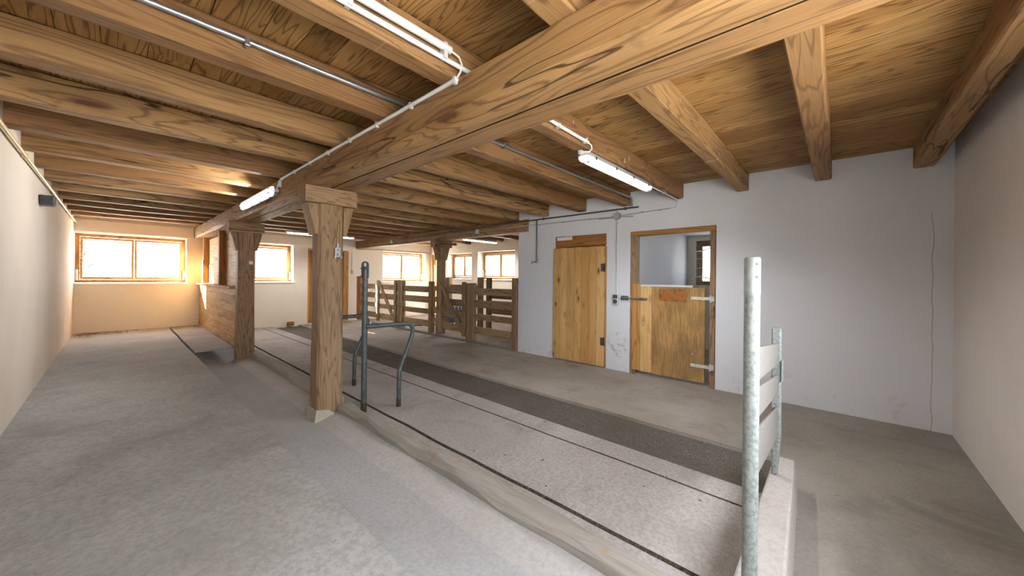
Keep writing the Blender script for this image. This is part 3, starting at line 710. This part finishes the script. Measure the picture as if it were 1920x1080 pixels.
# ------------------------------------------------------------------ pen fence with two gates
RZ = [(1.10, 1.255), (.815, .985), (.53, .665), (.205, .375)]
FX = XR
def rails(parent, y0, y1, x0=FX-.005, name='rail', mat=None, zoff=0, seed=0):
    for k, (a, b) in enumerate(RZ):
        j = random.uniform(-.012, .012)
        obj(name, MB().timber('Y', y0, y1, x0, x0+.035, a+j+zoff, b+j+zoff, cham=.004, jit=.006, seed=seed+k), mat or M['fenceY'], parent)
def post(parent, y0, y1, zt, x0=FX-.045, x1=FX+.065, zb=.04, seed=0, name='post', mat=None):
    return obj(name, MB().timber('Z', zb, zt, x0, x1, y0, y1, cham=.005, jit=.005, seed=seed), mat or M['fenceZ'], parent)
f1 = thing('rail_fence', (FX, 11.3, .05), 'short rail fence by the far wall, left of the first gate', 'fence', 'rail fences along the pen')
post(f1, 11.82, 12.06, 1.495, seed=81, mat=M['brownZ']); rails(f1, 10.63, 11.82, seed=82)
def gate(y0, y1, label, seed):
    g = thing('wooden_gate', (FX, (y0+y1)/2, .12), label, 'gate', 'slatted gates of the pen')
    post(g, y1-.12, y1, 1.375, FX-.085, FX-.035, .13, seed, 'stile'); post(g, y0, y0+.11, 1.385, FX-.085, FX-.035, .12, seed+1, 'stile')
    rails(g, y0+.02, y1-.02, FX-.034, seed=seed+3, zoff=-.01)
    A = Vector((0, y1-.13, 1.29)); B = Vector((0, y0+.10, .22)); dv = (B-A).normalized(); L = (B-A).length
    R = Matrix((Vector((1, 0, 0)), dv.cross(Vector((1, 0, 0))), dv)).transposed()
    c = A + Vector((FX-.062, 0, 0)); mb = MB().timber('Z', 0, L, -.022, .022, -.055, .055, cham=.004, jit=.004, seed=seed+9)
    mb.v = [R @ v + c for v in mb.v]
    obj('brace', mb, M['fenceZ'], g, R=R, origin=c)
    return g
gate(9.46, 10.60, 'far slatted gate with diagonal brace, sun falling on its edge', 91)
f2 = thing('rail_fence', (FX, 8.55, .05), 'rail fence between the far gate and the slim column', 'fence', 'rail fences along the pen')
post(f2, 9.33, 9.45, 1.40, seed=101); post(f2, 9.185, 9.315, 1.385, seed=102); rails(f2, 7.91, 9.185, seed=103); post(f2, 7.78, 7.91, 1.38, seed=107)
for k, z in enumerate((1.14, .86, .60, .32)): obj('short_board', MB().box(FX+.01, FX+.05, 7.645, 7.78, z, z+.13), M['pineY'], f2, .003)
gate(6.41, 7.47, 'near slatted gate with diagonal brace, right of the slim column', 111)
f3 = thing('rail_fence', (FX, 5.6, .05), 'rail fence at the door wall, right of the near gate', 'fence', 'rail fences along the pen')
post(f3, 6.275, 6.40, 1.36, FX-.06, FX+.06, seed=121); post(f3, 6.165, 6.27, 1.365, seed=122); rails(f3, 4.97, 6.165, seed=123); post(f3, 4.855, 4.975, 1.49, FX-.05, FX+.05, .03, 129)
# inner pen division
f4 = thing('rail_fence', (7.0, 7.6, 0), 'inner pen fence with sturdy posts standing behind the near gate', 'fence', 'rail fences along the pen')
for (yy, w, zt) in ((7.50, .14, 1.50), (7.16, .12, 1.49), (8.93, .13, 1.49), (9.10, .10, 1.48), (5.2, .12, 1.4)):
    obj('post', MB().timber('Z', 0, zt, 6.95, 7.07, yy, yy+w, cham=.005, jit=.004, seed=int(yy*10)), M['oldZ'], f4)
for (a, b, y0, y1) in ((1.13, 1.27, 7.62, 8.93), (.62, .78, 7.62, 8.93), (.92, 1.06, 5.32, 7.16), (.50, .66, 5.32, 7.16), (.74, .86, 5.32, 7.16)):
    obj('rail', MB().timber('Y', y0, y1, 6.99, 7.03, a, b, cham=.004, jit=.006, seed=int(a*100)), M['oldY'], f4)
sp = thing('slatted_panel', (6.85, 8.4, 0), 'slate blue slatted panel leaning inside the pen behind the near gate', 'panel')
for k in range(7): obj('slat', MB().box(6.84, 6.865, 7.75+.16*k, 7.86+.16*k, .02, .62), M['bluepanel'], sp, .003)
obj('batten', MB().box(6.866, 6.888, 7.73, 8.84, .15, .22).box(6.866, 6.888, 7.73, 8.84, .45, .52), M['bluepanel'], sp, .003)
tag(obj('rubber_mat', MB().prism([(6.0, 9.6), (6.6, 9.25), (7.7, 9.7), (7.4, 10.6), (6.5, 10.4)], 'Z', .001, .03), M['mat']), 'dark blue mat lying on the pen floor behind the fence', 'mat')

# ------------------------------------------------------------------ lamps
LAMP_W = 15.0
def lamp(loc, length, axis, face, label, group='tubular barn lamps'):
    """axis along which it runs; face 'down' or 'left' is where the diffuser points"""
    r = thing('tube_lamp', loc, label, 'lamp', group)
    def T(a, s, d):            # along, sideways, depth (towards the face)
        if face == 'down': return Vector((loc[0]+a, loc[1]+s, loc[2]-d))
        return Vector((loc[0]-d, loc[1]+a, loc[2]+s))
    h = length/2; hw = .062
    def capsule(z0, z1, w0, w1, ends=.055):
        mb = MB(); L = []
        for (d, w, e) in ((z0, w0, 0), ((z0+z1)/2, max(w0, w1), 0), (z1, w1, 0)):
            ring = []
            for i in range(9): a = -math.pi/2 + math.pi*i/8; ring.append(T(h-ends+ends*math.cos(a)*(w/hw), w*math.sin(a), d))
            for i in range(9): a = math.pi/2 + math.pi*i/8; ring.append(T(-h+ends+ends*math.cos(a)*(w/hw), w*math.sin(a), d))
            L.append(ring)
        return mb.loops(L)
    obj('housing', capsule(0, .045, .045, hw), M['grey'], r, smooth=True)
    mb = MB(); L = []
    for (d, w) in ((.046, .060), (.060, .058), (.078, .048), (.090, .030), (.094, .012)):
        ring = []
        for i in range(9): a = -math.pi/2 + math.pi*i/8; ring.append(T(h-.055+.053*math.cos(a)*(w/.06), w*math.sin(a), d))
        for i in range(9): a = math.pi/2 + math.pi*i/8; ring.append(T(-h+.055+.053*math.cos(a)*(w/.06), w*math.sin(a), d))
        L.append(ring)
    mb.loops(L); obj('diffuser', mb, M['diff'], r, smooth=True)
    for s in (-1, 1):
        for e in (-1, 1):
            obj('tube_holder', MB().cyl(T(e*(h-.075), s*.025, .070), T(e*(h-.075), s*.025, .0945), .012, 10), M['dgrey'], r)
    for s in (-1, 1):
        for k in range(4):
            a = -h+.16+k*(length-.32)/3
            p, q = T(a-.012, s*.060, .03), T(a+.012, s*.066, .058)
            obj('clip', MB().box(p.x, q.x, p.y, q.y, p.z, q.z), M['dgrey'], r)
    for k in range(5):
        l = light('tube_light', 'SPOT', T(-h+.2+k*(length-.4)/4, 0, .11), LAMP_W, (1, .97, .92), shadow_soft_size=0.0, spot_size=math.radians(155), spot_blend=.7)
        l.rotation_euler = (T(0, 0, 1) - T(0, 0, 0)).to_track_quat('-Z', 'Y').to_euler()
        l.parent = r; l.location = T(-h+.2+k*(length-.4)/4, 0, .11) - Vector(loc)
    p, q = T(-h-.035, -.018, .004), T(-h+.01, .018, .036)
    obj('cable_gland', MB().box(p.x, q.x, p.y, q.y, p.z, q.z), M['lgrey'], r, .004)
    return r
lamp((3.635, 1.745, ZJ-.006), 1.57, 'X', 'down', 'long tube lamp fixed under the joist in front of the stable door')
lamp((1.343, 5.92, 2.535), 1.62, 'Y', 'left', 'tube lamp on the left side of the girder beyond the nearest column')
lamp((3.82, 10.52, ZJ-.008), 1.75, 'X', 'down', 'far tube lamp under the joists beyond the nearest column')
lamp((7.50, 8.12, ZJ-.008), 1.40, 'X', 'down', 'tube lamp under the joists inside the fenced pen')

# ------------------------------------------------------------------ pipes and conduits
def pipe(name, pts, r, mat, label, cat='pipe', clips=(), clipsize=.02, group=None, n=10):
    o = obj(name, MB().tube(pts, r, n), mat, smooth=True); tag(o, label, cat, group)
    for (c, s) in clips:
        x, y, z = c; obj('clip', MB().box(x-s[0], x+s[0], y-s[1], y+s[1], z-s[2], z+s[2]), M['lgrey'] if mat is M['pvc'] else mat, o, .002)
    return o
yj = JY[4]
pipe('zinc_pipe', [(XL+.02, yj-.036, 2.795), (1.5, yj-.036, 2.793), (5.46, yj-.036, 2.785), (5.485, yj-.038, 2.775), (5.49, yj-.040, 2.75), (5.49, yj-.040, 2.645)], .016, M['steel'], 'long zinc pipe along the waney joist, dropping to the door wall', 'pipe', [((x, yj-.034, 2.79), (.012, .022, .024)) for x in (.48, 2.55, 4.05)])
yd = JY[3]
pipe('conduit', [(XL+.02, yd-.030, 2.785), (1.27, yd-.030, 2.785)], .021, M['pvc'], 'thicker white conduit on the lamp joist left of the girder', 'conduit', [((x, yd-.022, 2.765), (.012, .022, .046)) for x in (.70, 1.23)], group='white conduits')
pipe('conduit', [(XL+.02, yd-.024, 2.735), (1.4, yd-.024, 2.725), (2.80, yd-.024, 2.70)], .014, M['pvc'], 'thinner white conduit on the lamp joist running on to the tube lamp', 'conduit', [((x, yd-.018, 2.705), (.012, .018, .02)) for x in (1.9, 2.35, 2.76)], group='white conduits')
pipe('conduit', [(1.331, 1.66, 2.655), (1.331, 4.97, 2.655)], .013, M['pvc'], 'white conduit along the top left edge of the girder', 'conduit', [((1.334, 1.68+.47*k, 2.655), (.014, .012, .020)) for k in range(8)], group='white conduits')
pipe('cable', [(1.27, yd-.03, 2.785), (1.33, yd-.032, 2.775), (1.355, yd-.03, 2.74), (1.350, yd-.02, 2.70), (1.333, 1.66, 2.66)], .006, M['pvc'], 'short white cable loop joining the conduits above the girder', 'cable')
pipe('cable', [(2.80, yd-.024, 2.70), (2.85, yd-.026, 2.69), (2.872, yd-.02, 2.665), (2.86, yd, 2.64), (2.835, yd+.05, 2.645)], .007, M['pvc'], 'white cable hooking down into the near end of the long tube lamp', 'cable')
pipe('cable', [(1.331, 4.97, 2.655), (1.320, 5.00, 2.64), (1.315, 5.02, 2.60), (1.312, 5.05, 2.56), (1.32, 5.09, 2.54)], .008, M['pvc'], 'grey cable down to the tube lamp on the girder side', 'cable', [((1.325, 5.0, 2.60), (.016, .014, .035))])
pipe('wall_pipe', [(XL+.03, 2.9, 2.60), (XL+.03, 7, 2.597), (XL+.03, YF-.06, 2.585)], .014, M['brass'], 'yellowed pipe along the top of the left wall', 'pipe', [((XL+.022, y, 2.60), (.022, .012, .02)) for y in (5.7, 8.0, 10.2)])
pipe('cable', [(4.43, 1.755, 2.640), (4.55, 1.745, 2.655), (5.44, 1.745, 2.655), (5.50, 1.750, 2.645), (5.512, 1.755, 2.60), (5.512, 1.78, 2.565), (5.512, 1.85, 2.552)], .008, M['pvc'], 'pale cable from the long tube lamp to the door wall', 'cable', [((4.95, 1.745, 2.66), (.03, .02, .010))])
wp = pipe('water_pipe', [(XR-.030, 2.33, 2.628), (XR-.030, 4.40, 2.628), (5.448, 4.53, 2.62), (5.452, 9.2, 2.56)], .014, M['darkpipe'], 'dark water pipe high on the door wall and pen girder', 'pipe', [((XR-.02, y, 2.63), (.02, .012, .022)) for y in (2.55, 4.20)])
tp = thing('water_tap', (XR-.030, 4.35, 1.80), 'thin drop pipe with a brass tap on the door wall', 'tap')
obj('drop_pipe', MB().tube([(XR-.030, 4.35, 2.615), (XR-.030, 4.35, 1.85)], .012, 10), M['darkpipe'], tp, smooth=True)
obj('valve_body', MB().cyl((XR-.030, 4.35, 1.86), (XR-.030, 4.35, 1.79), .017, 10).cyl((XR-.035, 4.345, 1.815), (XR-.09, 4.38, 1.805), .012, 10), M['iron'], tp)
obj('spout', MB().tube([(XR-.09, 4.38, 1.805), (XR-.115, 4.395, 1.80), (XR-.125, 4.40, 1.77)], .010, 8), M['iron'], tp)
obj('lever', MB().box(XR-.04, XR-.02, 4.28, 4.35, 1.848, 1.856), M['iron'], tp)
pipe('cable', [(XR-.012, 1.85, 2.552), (XR-.012, 2.2, 2.540), (XR-.012, 2.62, 2.525)], .007, M['grey'], 'grey wall cable from junction box to the lamp cable', 'cable', [((XR-.010, y, 2.545), (.010, .012, .012)) for y in (2.0, 2.28)], group='wall cables')
pipe('cable', [(XR-.012, 2.76, 2.520), (XR-.012, 3.5, 2.530), (XR-.012, 4.36, 2.535), (5.455, 4.53, 2.53), (5.455, 8.3, 2.515), (5.455, 12.0, 2.505)], .007, M['grey'], 'grey cable from junction box along the pen girder', 'cable', [((XR-.010, y, 2.53), (.010, .012, .012)) for y in (3.2, 3.75, 4.3)], group='wall cables')
jb = thing('junction_box', (XR-.02, 2.69, 2.465), 'grey junction box high on the wall between the two doors', 'box')
obj('box', MB().prism([(2.635, 2.49), (2.66, 2.468), (2.72, 2.468), (2.748, 2.49), (2.748, 2.555), (2.72, 2.578), (2.66, 2.578), (2.635, 2.555)], 'X', XR-.045, XR-.002), M['grey'], jb, .004)
obj('stub', MB().cyl((XR-.02, 2.42, 2.493), (XR-.02, 2.633, 2.505), .009, 8).cyl((XR-.02, 2.75, 2.500), (XR-.02, 3.02, 2.505), .009, 8).cyl((XR-.02, 2.69, 2.578), (XR-.02, 2.69, 2.61), .007, 8), M['grey'], jb)
pipe('conduit', [(XR-.014, 2.69, 2.463), (XR-.014, 2.69, 1.245)], .009, M['lgrey'], 'thin vertical conduit down to the socket between the doors', 'conduit', [((XR-.010, 2.69, z), (.010, .016, .012)) for z in (2.41, 1.98, 1.31)])
sk = thing('wall_socket', (XR-.02, 2.695, 1.085), 'grey switch and socket unit left of the stable door', 'socket')
obj('body', MB().box(XR-.045, XR-.001, 2.645, 2.745, 1.085, 1.245), M['lgrey'], sk, .006)
obj('rocker', MB().box(XR-.050, XR-.044, 2.660, 2.738, 1.178, 1.238), M['dgrey'], sk, .003)
obj('socket_face', MB().cyl((XR-.050, 2.70, 1.128), (XR-.044, 2.70, 1.128), .036, 20), M['dgrey'], sk)
for (yy, lab) in ((6.02, 'pale square junction box on the pen girder near the door wall'), (9.75, 'small junction box on the far stretch of the pen girder')):
    tag(obj('junction_box', MB().box(5.435, 5.472, yy-.045, yy+.045, 2.475, 2.57), M['lgrey'], bevel=.004), lab, 'box')
pipe('cable', [(5.36, YF-.012, 2.40), (5.36, YF-.012, 1.70)], .008, M['lgrey'], 'thin vertical cable on the far wall above the switch', 'cable')
tag(obj('wall_switch', MB().box(5.325, 5.395, YF-.04, YF-.001, 1.56, 1.70), M['grey'], bevel=.005), 'grey wall switch on the far wall beside the brown door', 'switch')
pipe('cable', [(5.5, YF-.012, 2.41), (6.4, YF-.012, 2.445), (8.45, YF-.012, 2.44)], .008, M['dgrey'], 'dark cable along the far wall above the pen window', 'cable')
bx_ = thing('sensor_box', (XL+.06, 6.95, 2.29), 'dark grey box on the left wall just below the pipe', 'box')
obj('housing', MB().box(XL+.004, XL+.118, 6.85, 7.02, 2.292, 2.408), M['dgrey'], bx_, .008)
obj('front', MB().box(XL+.016, XL+.106, 6.842, 6.851, 2.304, 2.396), M['black'], bx_, .003)
tag(obj('wooden_block', MB().box(3.44, 3.60, YF-.14, YF-.03, .002, .115), M['brownX'], bevel=.005), 'small brown wooden block on the floor at the far wall', 'block')
# litter
mb = MB()
for k in range(240):
    if k < 120: x, y, z = XL+.08+abs(random.gauss(0, .35)), YF-.08-abs(random.gauss(0, .25)), ZL
    elif k < 190: x, y, z = random.uniform(3.0, 5.2), YF-.05-abs(random.gauss(0, .45)), 0
    else: x, y, z = random.uniform(1.7, 5.4), random.uniform(.6, 8), 0
    if 3.05 < x < 3.77 and z == 0: continue
    a = random.uniform(0, math.pi); l = random.uniform(.012, .05) if k < 190 else random.uniform(.005, .014); dx, dy = math.cos(a)*l, math.sin(a)*l; px, py = -math.sin(a)*.004, math.cos(a)*.004
    mb.hexa([(x-dx-px, y-dy-py, z), (x+dx-px, y+dy-py, z), (x+dx+px, y+dy+py, z), (x-dx+px, y-dy+py, z), (x-dx-px, y-dy-py, z+.006), (x+dx-px, y+dy-py, z+.005), (x+dx+px, y+dy+py, z+.006), (x-dx+px, y-dy+py, z+.007)])
o = obj('straw_litter', mb, M['oldX']); o['kind'] = 'stuff'; tag(o, 'scattered straw and wood crumbs on the concrete floor', 'straw')

# ------------------------------------------------------------------ frosty trees outside the end window
def tree(name_loc, h, rad, n, label, seed):
    rnd = random.Random(seed); r = thing('garden_tree', name_loc, label, 'tree')
    x, y, z = name_loc
    obj('trunk', MB().tube([(x, y, z), (x+.05, y, z+h*.5), (x, y+.05, z+h)], [.10, .07, .02], 8), M['bark'], r, smooth=True)
    mb = MB()
    for i in range(n):
        k = rnd.random(); zz = z + h*(.15+.85*k); rr = rad*(1.05-k)*math.sqrt(rnd.random()); a = rnd.uniform(0, 6.283)
        c = Vector((x+rr*math.cos(a), y+rr*math.sin(a), zz)); u = Vector((rnd.gauss(0, 1), rnd.gauss(0, 1), rnd.gauss(0, .5))).normalized(); v = u.orthogonal().normalized(); sz = rnd.uniform(.04, .11)
        w_ = u.cross(v)*sz*.12
        mb.hexa([c-u*sz-v*sz*.4-w_, c+u*sz-v*sz*.2-w_, c+u*sz+v*sz*.2-w_, c-u*sz+v*sz*.4-w_, c-u*sz-v*sz*.4+w_, c+u*sz-v*sz*.2+w_, c+u*sz+v*sz*.2+w_, c-u*sz+v*sz*.4+w_])
    obj('foliage', mb, M['leaf'], r)
tree((-1.15, 19.0, -.11), 5.0, .75, 420, 'pale tree seen at the left edge of the feed lane window', 1)
tree((2.6, 20.5, -.11), 6.5, 1.9, 420, 'pale tree seen at the right of the feed lane window', 2)
